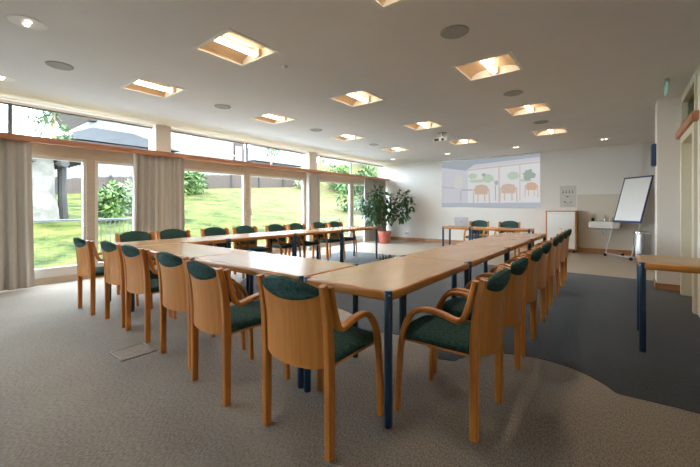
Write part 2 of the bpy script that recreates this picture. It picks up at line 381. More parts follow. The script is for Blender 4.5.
# ------------------------------------------------------------------ chairs
ARM = [(-.235, .822), (-.211, .728), (-.185, .645), (-.163, .607), (-.125, .600), (-.045, .620), (.045, .626), (.115, .598), (.168, .520), (.198, .40), (.214, .22), (.224, .0)]
UPR = [(-.226, .0), (-.226, .22), (-.227, .44), (-.233, .58), (-.248, .71), (-.275, .832)]
def upr_y(z):
    s = smooth(UPR, 8)
    for a, b in zip(s, s[1:]):
        if a[1] <= z <= b[1]: return a[0] + (b[0]-a[0])*(z-a[1])/max(1e-6, b[1]-a[1])
    return s[-1][0] if z > s[-1][1] else s[0][0]
def make_chair(label):
    root = thing('armchair', label, 'chair')
    sm = smooth(ARM, 5); cut = 9*5
    for s in (-1, 1):
        MB().strip(sm[:cut+1], .027, .043, s*.232, .006).build('armrest', M['frame_wood'], root)
        MB().strip(sm[cut:], .027, .040, s*.232, .006).build('leg', M['frame_wood'], root)
        su = smooth(UPR, 5); n = len(su)
        th = [.040 + .006*min(1, i/(n*.35)) - .012*max(0, (i/n-.55)/.45) for i in range(n)]
        MB().strip(su, th, .038, s*.2265, .006).build('leg', M['frame_wood'], root)
    # plywood back shell
    mb = MB(); nu, nv = 14, 12; front, back = [], []
    def shell(u, v):
        zb = .415 + .02*abs(u)**6 + .035*(1-u*u)*0
        zt = .795 + .03*(1-u*u)
        z = zb + (zt-zb)*v
        return Vector((.2115*u, upr_y(z) - .004 - .050*(1-u*u)**.9 * (1-.25*v), z))
    gf = [[mb.bm.verts.new(shell(-1+2*i/nu, j/nv) + Vector((0, .006, 0))) for i in range(nu+1)] for j in range(nv+1)]
    gb = [[mb.bm.verts.new(shell(-1+2*i/nu, j/nv) - Vector((0, .006, 0))) for i in range(nu+1)] for j in range(nv+1)]
    for g in (gf, gb):
        for j in range(nv):
            for i in range(nu): mb.bm.faces.new((g[j][i], g[j][i+1], g[j+1][i+1], g[j+1][i]))
    for i in range(nu):
        for j in (0, nv): mb.bm.faces.new((gf[j][i], gf[j][i+1], gb[j][i+1], gb[j][i]))
    for j in range(nv):
        for i in (0, nu): mb.bm.faces.new((gf[j][i], gf[j+1][i], gb[j+1][i], gb[j][i]))
    mb.build('backrest', M['ply'], root)
    # green pad: front cushion rolled over the top edge
    mb = MB(); rings = []; N = 18
    for i in range(N+1):
        u = -1 + 2*i/N; k = max(0, 1-u*u); w = .209*u
        f = k**.45
        zr = .790 - .048*k**.8; zt = .800 + .058*k**.7
        def S(z, off):
            return upr_y(min(z, .825)) - .004 - .050*k**.9*.78 + off
        sec = [(S(zr, -.007), zr), (S(zr+.02, -.007-.010*f), zr+.02), (S(.5*(zr+zt), -.008-.014*f), .5*(zr+zt)), (S(zt-.012, -.006-.010*f), zt-.010*f), (S(zt, .004), zt),
               (S(zt-.014, .010+.014*f), zt-.010*f), (S(.76, .012+.022*f), .76), (S(.66, .012+.024*f), .66), (S(.56, .012+.022*f), .56), (S(.51, .010+.010*f), .51), (S(.505, .004), .505), (S(.64, 0), .64), (S(zr-.004, -.001), zr-.004)]
        rings.append([mb.bm.verts.new((w, y, z)) for y, z in sec])
    mb.skin(rings)
    mb.build('back_pad', M['green'], root, 60)
    # seat
    def seat_poly(ins, fr):
        p = [(-.207+ins, -.215+ins), (.207-ins, -.215+ins)]
        for a in range(0, 91, 15): p.append((.207-ins-.07+.07*math.cos(math.radians(a)), fr-ins-.07+.07*math.sin(math.radians(a))))
        for a in range(90, 181, 15): p.append((-.207+ins+.07+.07*math.cos(math.radians(a)), fr-ins-.07+.07*math.sin(math.radians(a))))
        return p
    MB().prism(seat_poly(0, .245), .412, .424).build('seat_board', M['ply'], root)
    mb = MB(); rings = []
    for ins, z in ((.004, .424), (.0, .430), (.0, .450), (.006, .462), (.02, .469), (.06, .473), (.11, .475)):
        rings.append([mb.bm.verts.new((x, y, z)) for x, y in seat_poly(ins, .248)])
    mb.skin(rings); mb.build('seat', M['green'], root, 60)
    return root

proto = None
def chair(x, y, deg, label, group):
    global proto
    rz = math.radians(deg)
    if proto is None:
        proto = make_chair(label); proto.location = (x, y, 0); proto.rotation_euler = (0, 0, rz); proto['group'] = group
        return proto
    return dup(proto, (x, y, 0), rz, label, group)

ORD = ['first', 'second', 'third', 'fourth', 'fifth', 'sixth', 'seventh', 'eighth']
near = [(-1.331, 1.478, 1), (-2.10, 1.462, -5), (-2.755, 1.555, 0), (-3.565, 1.585, -1), (-4.15, 1.595, 0), (-4.868, 1.54, 0)]
nl = ['beech armchair seen from behind, nearest the camera, with its whole back in view',
      'beech armchair seen from behind, just left of the nearest back-view chair',
      'third beech armchair from the right in the row seen from behind',
      'beech armchair in the back-view row, standing just beyond the floor hatch',
      'second beech armchair from the left end of the row seen from behind',
      'leftmost beech armchair, seen from behind, in front of the glass door']
for (x, y, a), l in zip(near, nl): chair(x, y, a, l, 'chairs along the near table row')
ry = [2.04, 2.60, 3.30, 3.90, 4.65, 5.19, 5.90, 6.45]
ra = [90, 89, 91, 90, 93, 90, 89, 90]
rl = ['large beech armchair in right foreground, seen from its side with green seat showing'] + \
     ['beech armchair in right row, %s behind the foreground side-view chair' % ORD[i] for i in range(6)] + \
     ['farthest beech armchair of the right row, closest to the cabinet']
for y, a, l in zip(ry, ra, rl): chair(-.826-.030*(y-2), y, a, l, 'chairs along the right table row')
wy = [2.07, 2.59, 3.30, 3.90, 4.62, 5.19, 5.90, 6.47]
wl = ['leftmost green-backed armchair facing us along the window'] + \
     ['%s green-backed armchair from the left along the window row' % ORD[i] for i in range(1, 7)] + \
     ['rightmost green-backed armchair along the window, nearest the tall plant']
for i, (y, l) in enumerate(zip(wy, wl)): chair(-5.235, y, -90 + (2, -1, 1, 0, -2, 1, 0, 1)[i], l, 'chairs along the window table row')
chair(-2.93, 8.98, 180, 'green-backed armchair behind the laptop at the far desk', 'chairs at the far desk')
chair(-2.20, 9.0, 180, 'green-backed armchair at the far desk, right of the laptop one', 'chairs at the far desk')

# ------------------------------------------------------------------ tables
def chpoly(hx, hy, ins, c=.040):
    c = c - .586*ins; a, b = hx-ins, hy-ins
    return [(a, -b+c), (a, b-c), (a-c, b), (-a+c, b), (-a, b-c), (-a, -b+c), (-a+c, -b), (a-c, -b)]
def table(cx, cy, L, W, deg, label, group):
    root = thing('meeting_table', label, 'table', (cx, cy, 0), math.radians(deg), group)
    hx, hy = L/2, W/2
    MB().prism(chpoly(hx, hy, .020), .690, .7402).build('tabletop', M['laminate'], root)
    mb = MB(); rings = []
    for ins, z in ((.022, .740), (.010, .740), (.003, .736), (0, .729), (0, .699), (.003, .692), (.010, .688), (.022, .688)):
        rings.append([mb.bm.verts.new((x, y, z)) for x, y in chpoly(hx, hy, ins)])
    mb.skin(rings, cap=False); mb.skin([rings[-1], rings[0]], cap=False)
    mb.build('edge', M['edge'], root)['label'] = 'solid orange wooden edge'
    for sx in (-1, 1):
        for sy in (-1, 1):
            x, y = sx*(hx-.024), sy*(hy-.024)
            lg = MB().lathe([(.0215, 0), (.023, .004), (.023, .741), (.021, .744)], (x, y, 0), 20).build('leg', M['navy'], root)
            d = Vector((sx, sy, 0)).normalized()
            MB().cyl(Vector((x, y, .722))+d*.021, Vector((x, y, .722))+d*.0255, .006, n=10).build('screw', M['screw'], lg)
    return root
G = 'tables of the U-shaped row'
for i, l in enumerate(['beech table at the near corner of the U, closest to the camera', 'second beech table from the near corner in the right row',
                       'third beech table from the near corner in the right row', 'far end beech table of the right row']):
    y = 1.61 + .65 + i*1.302
    table(-1.32-.009*(y-2.2), y, 1.30, .66, 90+.5, l, G)
table(-2.366, 1.94, 1.40, .65, 0, 'beech table in the near row, directly left of the near corner table', G)
table(-3.772, 1.94, 1.40, .65, 0, 'beech table in the near row next to the left corner', G)
for i, l in enumerate(['beech table at the left corner of the U, by the glass door', 'second beech table from the left corner in the window row',
                       'third beech table from the left corner in the window row', 'far end beech table of the window row']):
    table(-4.83, 1.61+.65+i*1.302, 1.30, .70, 90, l, G)
table(-3.03, 8.09, .68, .46, 0, 'small beech desk carrying the laptop near the back wall', 'far desk tables')
table(-2.08, 8.09, 1.20, .46, 0, 'longer beech desk right of the laptop near the back wall', 'far desk tables')
table(.758, 4.09, 1.30, .68, 0, 'beech table at the right edge beside the white pillar', None)

# laptop
lp = thing('laptop', 'open silver laptop seen from behind on the far desk', 'laptop', (-2.98, 8.10, .745), math.radians(8))
MB().box((0, .11, .008), (.32, .22, .016), bev=.004).build('keyboard_base', M['laptop'], lp)
rot = Matrix.Rotation(math.radians(12), 4, 'X')
sc = MB().box((0, -.024, .118), (.32, .008, .215), bev=.003, mat=rot).build('screen', M['laptop'], lp)
MB().box((0, -.0185, .119), (.30, .003, .19), mat=rot).build('display', M['screen_dark'], sc)
MB().cyl((0, -.0275, .122), (0, -.0300, .1225), .016, n=16).build('lid_emblem', M['rail_metal'], sc)

# ------------------------------------------------------------------ ceiling fittings
for k, (x, y) in enumerate(troffers):
    row = ('near', 'second', 'third', 'far')[TY.index(y)]; col = ('window side', 'middle', 'right side')[TX.index(x)]
    t = thing('ceiling_light', 'square recessed ceiling light, %s row, %s' % (row, col), 'ceiling light', (x, y, H), 0, 'square recessed ceiling lights')
    f = MB(); a, b, w = TW/2, TD/2, .022
    f.b2(-a-.012, -a+w, -b-.012, b+.012, -.006, .004).b2(a-w, a+.012, -b-.012, b+.012, -.006, .004).b2(-a+w, a-w, -b-.012, -b+w, -.006, .004).b2(-a+w, a-w, b-w, b+.012, -.006, .004)
    f.build('frame', M['white_line'], t)
    s = MB().b2(-a, -a+.01, -b, b, .004, .13).b2(a-.01, a, -b, b, .004, .13).b2(-a, a, -b, -b+.01, .004, .13).b2(-a, a, b-.01, b, .004, .13).b2(-a, a, -b, b, .13, .14)
    s.build('housing', M['white_line'], t)
    for sg in (-1, 1):      # sloping reflector wings
        r = MB()
        pr_ = [(a-w, .004), (a-w-.018, .040), (a-w-.07, .066), (.16, .078), (.05, .084)]
        g = [[r.bm.verts.new((sg*x_, y_, z_)) for x_, z_ in pr_] for y_ in (-b+w, b-w)]
        for q in range(4): r.bm.faces.new((g[0][q], g[0][q+1], g[1][q+1], g[1][q]))
        bmesh.ops.solidify(r.bm, geom=r.bm.faces[:], thickness=.003)
        r.build('reflector', M['reflector'], t)
    MB().cyl((0, -b+.05, .030), (0, b-.05, .030), .028, n=14).build('lamp_tube', M['lamp'], t)
    la = bpy.data.lights.new('ceiling_lamp', 'AREA'); la.shape = 'RECTANGLE'; la.size = .07; la.size_y = .42; la.energy = 8; la.color = (1, .83, .62)
    lo = bpy.data.objects.new('ceiling_lamp', la); C.objects.link(lo); lo.parent = t; lo.location = (0, 0, -.010)
    for sg in (-1, 1): MB().b2(-.045, .045, sg*(b-.05), sg*(b-.012), .01, .09, .004).build('end_cap', M['reflector'], t)

spk = [(-4.89, 1.08), (-4.89, 3.07), (-4.89, 5.17), (-4.89, 7.25), (-1.18, 3.03), (-1.18, 5.15), (-1.18, 7.22)]
sl = ['round ceiling speaker nearest the glass door at the left', 'round ceiling speaker between the two nearest window-side lights', 'round ceiling speaker between the second and third window-side lights',
      'round ceiling speaker before the farthest window-side light', 'large round ceiling speaker at top centre of the photo', 'round ceiling speaker between the two nearest right-side lights', 'round ceiling speaker between the two farthest right-side lights']
for (x, y), l in zip(spk, sl):
    t = thing('ceiling_speaker', l, 'speaker', (x, y, H), 0, 'round ceiling speakers')
    MB().lathe([(.100, -.012), (.112, -.012), (.122, -.006), (.124, 0), (.100, 0)]).build('rim', M['grey_cloth'], t)
    MB().lathe([(0, -.008), (.100, -.010), (.100, -.002), (0, -.002)]).build('grille', M['grey_cloth'], t)
dl = [(-3.97, .66), (-5.9, .75), (-5.88, 9.83), (-4.03, 9.81), (-2.18, 9.83), (-.33, 9.9)]
ll = ['large round downlight with bulbs at the top left of the ceiling', 'small round downlight at the left edge above the curtain', 'round downlight above the tall plant', 'round downlight above the left end of the projected picture',
      'round downlight above the right end of the projected picture', 'round downlight above the washbasin']
for (x, y), l in zip(dl, ll):
    t = thing('downlight', l, 'ceiling light', (x, y, H), 0, 'round downlights')
    MB().lathe([(.105, -.004), (.122, -.007), (.130, -.003), (.130, 0), (.105, 0)]).build('trim_ring', M['white_line'], t)
    MB().lathe([(.104, -.003), (.104, -.001), (0, -.001), (0, -.002)]).build('reflector_dish', M['dark_bar'], t)
    for sx in (-.036, .036):
        MB().lathe([(0, -.020), (.018, -.018), (.024, -.008), (.022, -.001)], (sx, 0, 0), 14).build('bulb', M['bulb'], t)
t = thing('smoke_detector', 'tiny smoke detector on the ceiling right of the nearest square light', 'smoke detector', (-2.96, 2.62, H))
MB().lathe([(0, -.025), (.02, -.025), (.03, -.015), (.034, 0)]).build('sensor_cap', M['ceiling'], t)

pr = thing('projector', 'ceiling projector on a mount before the projected picture', 'projector', (-3.0, 7.02, H), math.radians(4))
MB().lathe([(.09, -.02), (.09, 0)]).cyl((0, 0, -.02), (0, 0, -.10), .022).b2(-.12, .12, -.10, .10, -.11, -.10).build('mount', M['steel'], pr)
bd = MB().box((0, 0, -.155), (.30, .24, .085), bev=.015).build('body', M['white_plastic'], pr)
MB().cyl((.05, .11, -.155), (.05, .145, -.155), .040).build('lens', M['black'], bd)
MB().cyl((.05, -.119, -.16), (.05, -.126, -.16), .03).b2(-.13, -.03, -.127, -.119, -.18, -.13).build('vent', M['black'], bd)
t = thing('exit_sign', 'thin green exit sign hanging from the ceiling near the pillar', 'sign', (.43, 5.85, H))
MB().b2(-.02, .02, -.14, .14, -.035, 0, .004).build('housing', M['steel'], t)
MB().b2(-.006, .006, -.13, .13, -.145, -.035).build('panel', M['exit'], t)

# ------------------------------------------------------------------ curtains
def curtain(y0, y1, label, waves, seed):
    rnd = random.Random(seed); ph = [rnd.uniform(0, 6) for _ in range(4)]
    n, m = int((y1-y0)*70), 10; mb = MB(); gs = []
    for off in (.004, -.004):
        g = []
        for j in range(m+1):
            v = j/m; z = .015 + (2.165-.015)*v; row = []
            for i in range(n+1):
                u = i/n; amp = .060*(1 - .35*v) * (.8+.3*math.sin(7*u+ph[2]))
                w = u*waves*2*PI + .5*math.sin(u*9+ph[0]) + .25*(1-v)*math.sin(u*5+ph[1])
                y = y0 + (y1-y0)*(u + .05*(1-v)*(u-.5))
                row.append(mb.bm.verts.new((-6.885 + amp*math.sin(w) + .010*math.sin(2.3*w+ph[3]) + off, y, z)))
            g.append(row)
        gs.append(g)
    a, b = gs
    for g in gs:
        for j in range(m):
            for i in range(n): mb.bm.faces.new((g[j][i], g[j][i+1], g[j+1][i+1], g[j+1][i]))
    for i in range(n):
        for j in (0, m): mb.bm.faces.new((a[j][i], a[j][i+1], b[j][i+1], b[j][i]))
    for j in range(m):
        for i in (0, n): mb.bm.faces.new((a[j][i], a[j+1][i], b[j+1][i], b[j][i]))
    o = mb.build('curtain', M['curtain'], None, 80)
    tag(o, label, 'curtain', 'taupe curtains under the pelmet')
curtain(-.35, 1.19, 'long taupe curtain at the far left edge of the photo', 12, 1)
curtain(2.56, 3.46, 'long taupe curtain between the left glass door and the middle window', 8, 2)
curtain(6.93, 7.44, 'narrow taupe curtain beside the white column right of the middle window', 5, 3)
curtain(9.62, 10.98, 'long taupe curtain in the far corner behind the tall plant', 13, 4)

# ------------------------------------------------------------------ projected picture and poster
def wallpt(u, v, d): # u 0..1 left to right, v 0..1 top to bottom
    return (-4.75 + 2.92*u, YB-d, 2.70 - 1.51*v)
pp = thing('projected_picture', 'bright projected picture of a room with chairs on the back wall', 'projected picture')
def pcol(nm, c, s=.78): return emit('picture_'+nm, tuple(.30*.80+.70*v for v in c), s)
MB().b2(-4.75, -1.83, YB-.004, YB, 1.19, 2.70).build('picture_ground', pcol('ground', (.66, .66, .73)), pp)
_k = [.0045]
def pshape(nm, mat, polys):
    if nm != 'pictured_chair' and len(polys) > 1:
        for q in polys: pshape(nm, mat, [q])
        return
    mb = MB(); _k[0] += .00015
    for q in polys:
        mb.poly([wallpt((x-45)/623, ((y-(92-.032*(x-45)))/(372-92+.02*(x-45))), _k[0]) for x, y in q])
    o = mb.build(nm, mat, pp)
    return o
def bl(cx, cy, rx, ry, n=14, j=.25, seed=0):
    rr = random.Random(seed); return [(cx+rx*math.cos(2*PI*i/n)*(1-j*rr.random()), cy+ry*math.sin(2*PI*i/n)*(1-j*rr.random())) for i in range(n)]
pshape('pictured_window', pcol('window', (.84, .84, .84)), [[(230, 140), (668, 108), (668, 335), (230, 345)]])
pshape('pictured_ceiling', pcol('ceiling', (.30, .37, .45)), [[(45, 92), (668, 72.5), (668, 88), (275, 116), (215, 150), (45, 128)]])
pshape('pictured_floor', pcol('floor', (.42, .48, .55)), [[(45, 345), (668, 340), (668, 371), (45, 371)]])
pshape('pictured_garden', pcol('garden', (.50, .66, .46)), [bl(262, 185, 34, 20, seed=1), bl(362, 200, 45, 28, seed=2), bl(515, 188, 42, 26, seed=3), bl(290, 215, 60, 10, seed=5), bl(590, 215, 40, 10, seed=6)])
pshape('pictured_wall', pcol('wall', (.74, .72, .66)), [bl(165, 215, 38, 46, seed=7)])
pshape('pictured_plant', pcol('plant', (.25, .38, .28)), [bl(605, 185, 46, 36, 18, .5, seed=4), bl(335, 178, 12, 12, seed=8)])
pshape('pictured_beam', pcol('beam', (.66, .52, .45)), [[(230, 143), (668, 112), (668, 120), (230, 152)], [(428, 130), (436, 130), (436, 340), (428, 340)], [(553, 125), (558, 125), (558, 330), (553, 330)]])
pshape('pictured_table', pcol('table', (.40, .40, .45)), [[(185, 262), (262, 262), (262, 270), (185, 270)], [(180, 270), (187, 270), (183, 335), (177, 335)], [(45, 245), (140, 252), (140, 257), (45, 250)], bl(415, 225, 14, 16, seed=9), [(405, 240), (412, 240), (414, 330), (408, 330)]])
def pchair(x, y, w, h):
    return [[(x-w/2, y), (x-w/2.4, y-h*.32), (x, y-h*.45), (x+w/2.4, y-h*.32), (x+w/2, y), (x+w/2.3, y+h*.5), (x-w/2.3, y+h*.5)],
            [(x-w*.58, y-4), (x-w*.5, y-4), (x-w*.55, y+h*1.35), (x-w*.62, y+h*1.35)], [(x+w*.5, y-4), (x+w*.58, y-4), (x+w*.62, y+h*1.35), (x+w*.55, y+h*1.35)],
            [(x-w*.28, y+h*.5), (x-w*.2, y+h*.5), (x-w*.22, y+h*1.2), (x-w*.29, y+h*1.2)], [(x+w*.2, y+h*.5), (x+w*.28, y+h*.5), (x+w*.29, y+h*1.2), (x+w*.22, y+h*1.2)]]
pshape('pictured_chair', pcol('chair', (.68, .42, .26)), pchair(320, 262, 90, 62))
pshape('pictured_chair', pcol('chair2', (.68, .44, .30)), pchair(488, 258, 88, 58))
pshape('pictured_chair', pcol('chair3', (.74, .38, .18)), pchair(620, 246, 62, 46))

po = thing('poster', 'pale paper poster with small dark symbols above the cabinet', 'poster')
MB().b2(-1.35, -.97, YB-.006, YB, 1.19, 1.775).build('sheet', M['paper'], po)
for i in range(4):
    x = -1.275 + i*.072
    MB().b2(x-.012, x+.012, YB-.008, YB-.005, 1.575, 1.615).b2(x-.006, x+.006, YB-.008, YB-.005, 1.615, 1.665).build('symbol', M['ink'], po)
for x, z, w, h in ((-1.175, 1.475, .05, .018), (-1.235, 1.34, .05, .03), (-1.10, 1.335, .055, .018), (-1.16, 1.30, .13, .008), (-1.15, 1.245, .2, .006), (-1.16, 1.49, .11, .008)):
    MB().b2(x-w/2, x+w/2, YB-.008, YB-.005, z-h/2, z+h/2).build('printed_line', M['ink'], po)

# outlet
t = thing('wall_socket', 'small grey double socket on the back wall beside the plant', 'socket', (-6.07, YB, .27))
MB().box((0, -.006, 0), (.16, .012, .085), bev=.004).build('plate', M['steel'], t)
MB().cyl((-.04, -.012, 0), (-.04, -.014, 0), .028).cyl((.04, -.012, 0), (.04, -.014, 0), .028).build('insert', M['grey_cloth'], t)

# ------------------------------------------------------------------ cabinet, sink, flip chart, bin
cb = thing('cabinet', 'low white-fronted cabinet with wooden frame on castors under the poster', 'cabinet', (-1.28, 10.86, 0))
w, d = .345, .20
MB().b2(-w, w, -d, d, 1.075, 1.10, .003).b2(-w, -w+.028, -d, d, .09, 1.075).b2(w-.028, w, -d, d, .09, 1.075).b2(-w+.028, w-.028, -d, d, .09, .115).b2(-w+.028, w-.028, d-.015, d, .115, 1.075).build('body', M['edge'], cb)
dd = MB().b2(-w+.03, w-.03, -d+.004, -d+.024, .118, 1.072, .003).build('door', M['board'], cb)
MB().b2(-w+.03, w-.03, -d+.0015, -d+.0045, 1.02, 1.026).b2(-.03, .03, -d-.006, -d+.006, .62, .64, .003).build('handle', M['steel'], dd)
for sx in (-1, 1):
    for sy in (-1, 1):
        MB().cyl((sx*.28-.012, sy*.14, .04), (sx*.28+.012, sy*.14, .04), .040, n=16).b2(sx*.28-.02, sx*.28+.02, sy*.14-.02, sy*.14+.02, .078, .09).build('castor', M['black'], cb)

sk = thing('washbasin', 'white wall-hung washbasin with chrome tap and trap', 'sink', (-.355, YB-.012, .65))
mb = MB(); rings = []
def rr(w, y0, y1, z, r=.05):
    p = []
    for cx, cy, a0 in ((w-r, y1-.001, 0), (-w+r, y1-.001, 90)): pass
    for cx, cy, a0 in ((-w+r, y0+r, 180), (w-r, y0+r, 270)):
        for a in range(0, 91, 18): p.append((cx+r*math.cos(math.radians(a0+a)), cy+r*math.sin(math.radians(a0+a)), z))
    p += [(w, y1, z), (-w, y1, z)]
    return p
for w_, y0, z in ((.16, -.22, 0), (.30, -.32, .02), (.325, -.335, .05), (.325, -.335, .175), (.315, -.325, .183), (.285, -.30, .183), (.265, -.28, .165), (.18, -.23, .07)):
    rings.append([mb.bm.verts.new(p) for p in rr(w_, y0, -.001 if z < .183 or w_ > .3 else -.08, z)])
mb.skin(rings); mb.build('basin', M['ceramic'], sk)
MB().cyl((0, -.06, .175), (0, -.06, .29), .016).tube(smooth([(0, -.06, .28), (0, -.10, .305), (0, -.17, .30), (0, -.19, .27)], 4), .011).cyl((0, -.06, .29), (.0, -.04, .345), .010).build('tap', M['chrome'], sk)
MB().cyl((0, -.17, 0), (0, -.17, -.09), .018).cyl((0, -.17, -.08), (0, -.17, -.17), .032).tube([(0, -.16, -.12), (0, -.10, -.12), (0, -.001, -.12)], .014).build('trap', M['chrome'], sk)
for x, h, l, mt in ((-.25, .10, 'short dark soap bottle standing on the left rim of the washbasin', 'leaf2'), (.12, .13, 'pale soap dispenser standing right of the washbasin tap', 'ceramic')):
    t = thing('soap_bottle', l, 'bottle', (-.355+x, YB-.075, .8332), 0, 'bottles on the washbasin')
    MB().lathe([(.03, 0), (.032, .004), (.032, h*.7), (.014, h*.82), (.012, h*.9)], n=16).build('bottle', M[mt], t)
    MB().lathe([(.014, h*.9), (.014, h), (.004, h), (.004, h+.03)], n=12).b2(-.006, .006, -.035, .006, h+.028, h+.038).build('pump', M['steel'], t)

# flip chart
A = Vector((-.35, 10.58, 0)); B = Vector((.15, 9.97, 0))
ax = (B-A).normalized(); nb = Vector((-ax.y, ax.x, 0))
if nb.x < 0: nb = -nb                       # points back, away from the reader
lean = .27
fc = thing('flip_chart', 'tall white flip chart board with navy frame leaning on castors', 'flip chart')
def fp(s, z, o=0): return A + (B-A)*s + nb*(lean*z+o) + Vector((0, 0, z))
upv = (nb*lean + Vector((0, 0, 1))).normalized(); fn = ax.cross(upv).normalized()
R = Matrix((ax, fn, upv)).transposed().to_4x4()
zc = (.83+1.91)/2; hgt = (1.91-.83)*math.sqrt(1+lean**2); Wd = (B-A).length
ctr = fp(.5, zc); sgn = -1 if fn.dot(nb) > 0 else 1
MB().box(ctr, (Wd-.04, .012, hgt-.04), mat=R).build('board', M['board'], fc)
mb = MB()
for s_ in (-1, 1): mb.box(ctr + ax*s_*(Wd/2-.012), (.028, .026, hgt), mat=R, bev=.004)
for s_, hh in ((-1, .05), (1, .035)): mb.box(ctr + upv*s_*(hgt/2-hh/2), (Wd-.05, .028, hh), mat=R, bev=.004)
mb.build('board_frame', M['blue_frame'], fc)
for s_ in (.02, .98):
    lg = MB().tube([fp(s_, .06), fp(s_, .9)], .011, 10).build('leg', M['leg_paint'], fc)
    MB().cyl(fp(s_, .04)-ax*.014, fp(s_, .04)+ax*.014, .036, n=16).b2(fp(s_, 0).x-.012, fp(s_, 0).x+.012, fp(s_, 0).y-.012, fp(s_, 0).y+.012, .05, .075).build('castor', M['black'], lg)
    q = fp(s_, .07); q2 = fp(s_, .07) + nb*.42
    lg = MB().tube([q, q2], .011, 10).build('foot_bar', M['leg_paint'], fc)
    MB().cyl(Vector((q2.x, q2.y, .036))-ax*.014, Vector((q2.x, q2.y, .036))+ax*.014, .036, n=16).build('castor', M['black'], lg)
MB().tube([fp(.02, .07), fp(.98, .07)], .010, 10).build('cross_bar', M['leg_paint'], fc)

bn = thing('waste_bin', 'tall brushed steel waste bin behind the flip chart', 'bin', (.36, 10.56, 0))
MB().lathe([(.155, 0), (.165, .01), (.165, .60), (.160, .615), (.150, .615), (.150, .58), (0, .58)], n=32).build('body', M['steel'], bn)
MB().lathe([(.168, .585), (.170, .60), (.166, .622), (.150, .625), (.150, .612), (.166, .585)], n=32).build('rim', M['chrome'], bn)

ws = thing('wall_speaker', 'dark grey narrow loudspeaker mounted on the side of the white pillar', 'speaker', (.40, 6.98, 1.98))
MB().box((-.0275, 0, 0), (.055, .17, .33), bev=.008).build('case', M['blue_frame'], ws)
MB().box((-.060, 0, 0), (.006, .145, .30), bev=.002).build('grille', M['dark_bar'], ws)

# floor hatch
t = thing('floor_hatch', 'square metal-edged hatch in the carpet behind the left chairs', 'floor hatch', (-3.2, 1.185, 0))
h = .135
MB().b2(-h, -h+.012, -h, h, 0, .006).b2(h-.012, h, -h, h, 0, .006).b2(-h+.012, h-.012, -h, -h+.012, 0, .006).b2(-h+.012, h-.012, h-.012, h, 0, .006).build('metal_edge', M['steel'], t)
MB().b2(-h+.012, h-.012, -h+.012, h-.012, 0, .004).build('lid', M['beige_carpet'], t)

# ------------------------------------------------------------------ plants
def leafcloud(blobs, n, L, W, seed, shell=.35, clip=None, origin=None, droop=.5):
    rnd = random.Random(seed); mb = MB(); tot = sum(b[3]**2 for b in blobs)
    for (bx, by, bz, r) in blobs:
        for _ in range(int(n*r*r/tot)):
            d = Vector((rnd.gauss(0, 1), rnd.gauss(0, 1), rnd.gauss(0, 1))).normalized()
            p = Vector((bx, by, bz)) + d*r*(shell+(1-shell)*rnd.random()**.5)
            if clip and not clip(p): continue
            dr = (d + Vector((rnd.uniform(-.6, .6), rnd.uniform(-.6, .6), -droop+rnd.uniform(-.5, .5)))).normalized()
            k = rnd.uniform(.7, 1.25)
            mb.leaf(p, dr, Vector((rnd.uniform(-.4, .4), rnd.uniform(-.4, .4), 1)), L*k, W*k)
    return mb
PX, PY = -6.24, 9.88
pt = thing('potted_fig_tree', 'tall leafy green plant in a red pot in the far left corner', 'potted plant', (PX, PY, 0))
MB().lathe([(.17, 0), (.18, .01), (.205, .30), (.212, .31), (.225, .31), (.228, .40), (.215, .405), (.205, .40), (.20, .34), (0, .34)], n=32).build('pot', M['terracotta'], pt)
MB().lathe([(.0, .335), (.2, .335), (.19, .36), (0, .37)], n=24).build('soil', M['soil'], pt)
Lr, Dp = Vector((.789, .614, 0)), Vector((.614, -.789, 0))
def PL(l, dpt, z): v = Lr*l + Dp*dpt; return (v.x, v.y, z)
mb = MB(); tips = [(-.45, .30, 1.25), (-.15, .12, 1.55), (.2, 0, 1.45), (.7, -.05, 1.45), (.55, .05, 1.0), (-.3, .25, .95), (-.7, .45, 1.2), (.05, .2, 1.1)]
for i, (l, dpt, z) in enumerate(tips):
    b = PL(.03*math.cos(i*2.4), .03*math.sin(i*2.4), .34)
    mb.tube(smooth([b, PL(l*.15, dpt*.15, .34+(z-.34)*.4), PL(l*.5, dpt*.5, .34+(z-.34)*.75), PL(l, dpt, z)], 4), [.016-.011*k/12 for k in range(13)], 7)
mb.build('trunk', M['bark'], pt)
bl_ = [(-.50, .35, 1.30, .36), (-.18, .15, 1.50, .36), (.12, .05, 1.30, .36), (.62, -.05, 1.45, .30), (.55, .05, 1.02, .30), (-.35, .25, .92, .34), (.05, .1, .98, .34), (.80, -.08, 1.22, .20), (-.72, .5, 1.25, .22), (.78, -.1, 1.55, .16), (-.30, .25, 1.68, .16)]
cl = lambda p: p.x+PX > -6.72 and p.y+PY < YB-.12
leafcloud([(*PL(l, dpt, z), r) for l, dpt, z, r in bl_], 1050, .155, .075, 3, .2, cl, droop=.5).build('foliage', M['leaf'], pt, 80, False)

t = thing('floor_plant', 'low dark leafy plant on the carpet inside the table ring', 'plant', (-3.45, 5.55, .004))
MB().lathe([(.12, 0), (.15, .01), (.17, .07), (.16, .075), (.14, .06), (0, .06)], n=24).build('bowl', M['black'], t)
rnd = random.Random(5); mb = MB()
for k in range(70):
    a = rnd.uniform(0, 2*PI); e = rnd.uniform(.25, 1.3)
    mb.leaf(Vector((.04*math.cos(a), .04*math.sin(a), .065)), Vector((math.cos(a)*math.cos(e), math.sin(a)*math.cos(e), math.sin(e))), Vector((0, 0, 1)), rnd.uniform(.16, .30), .05)
mb.build('foliage', M['leaf2'], t, 80, False)

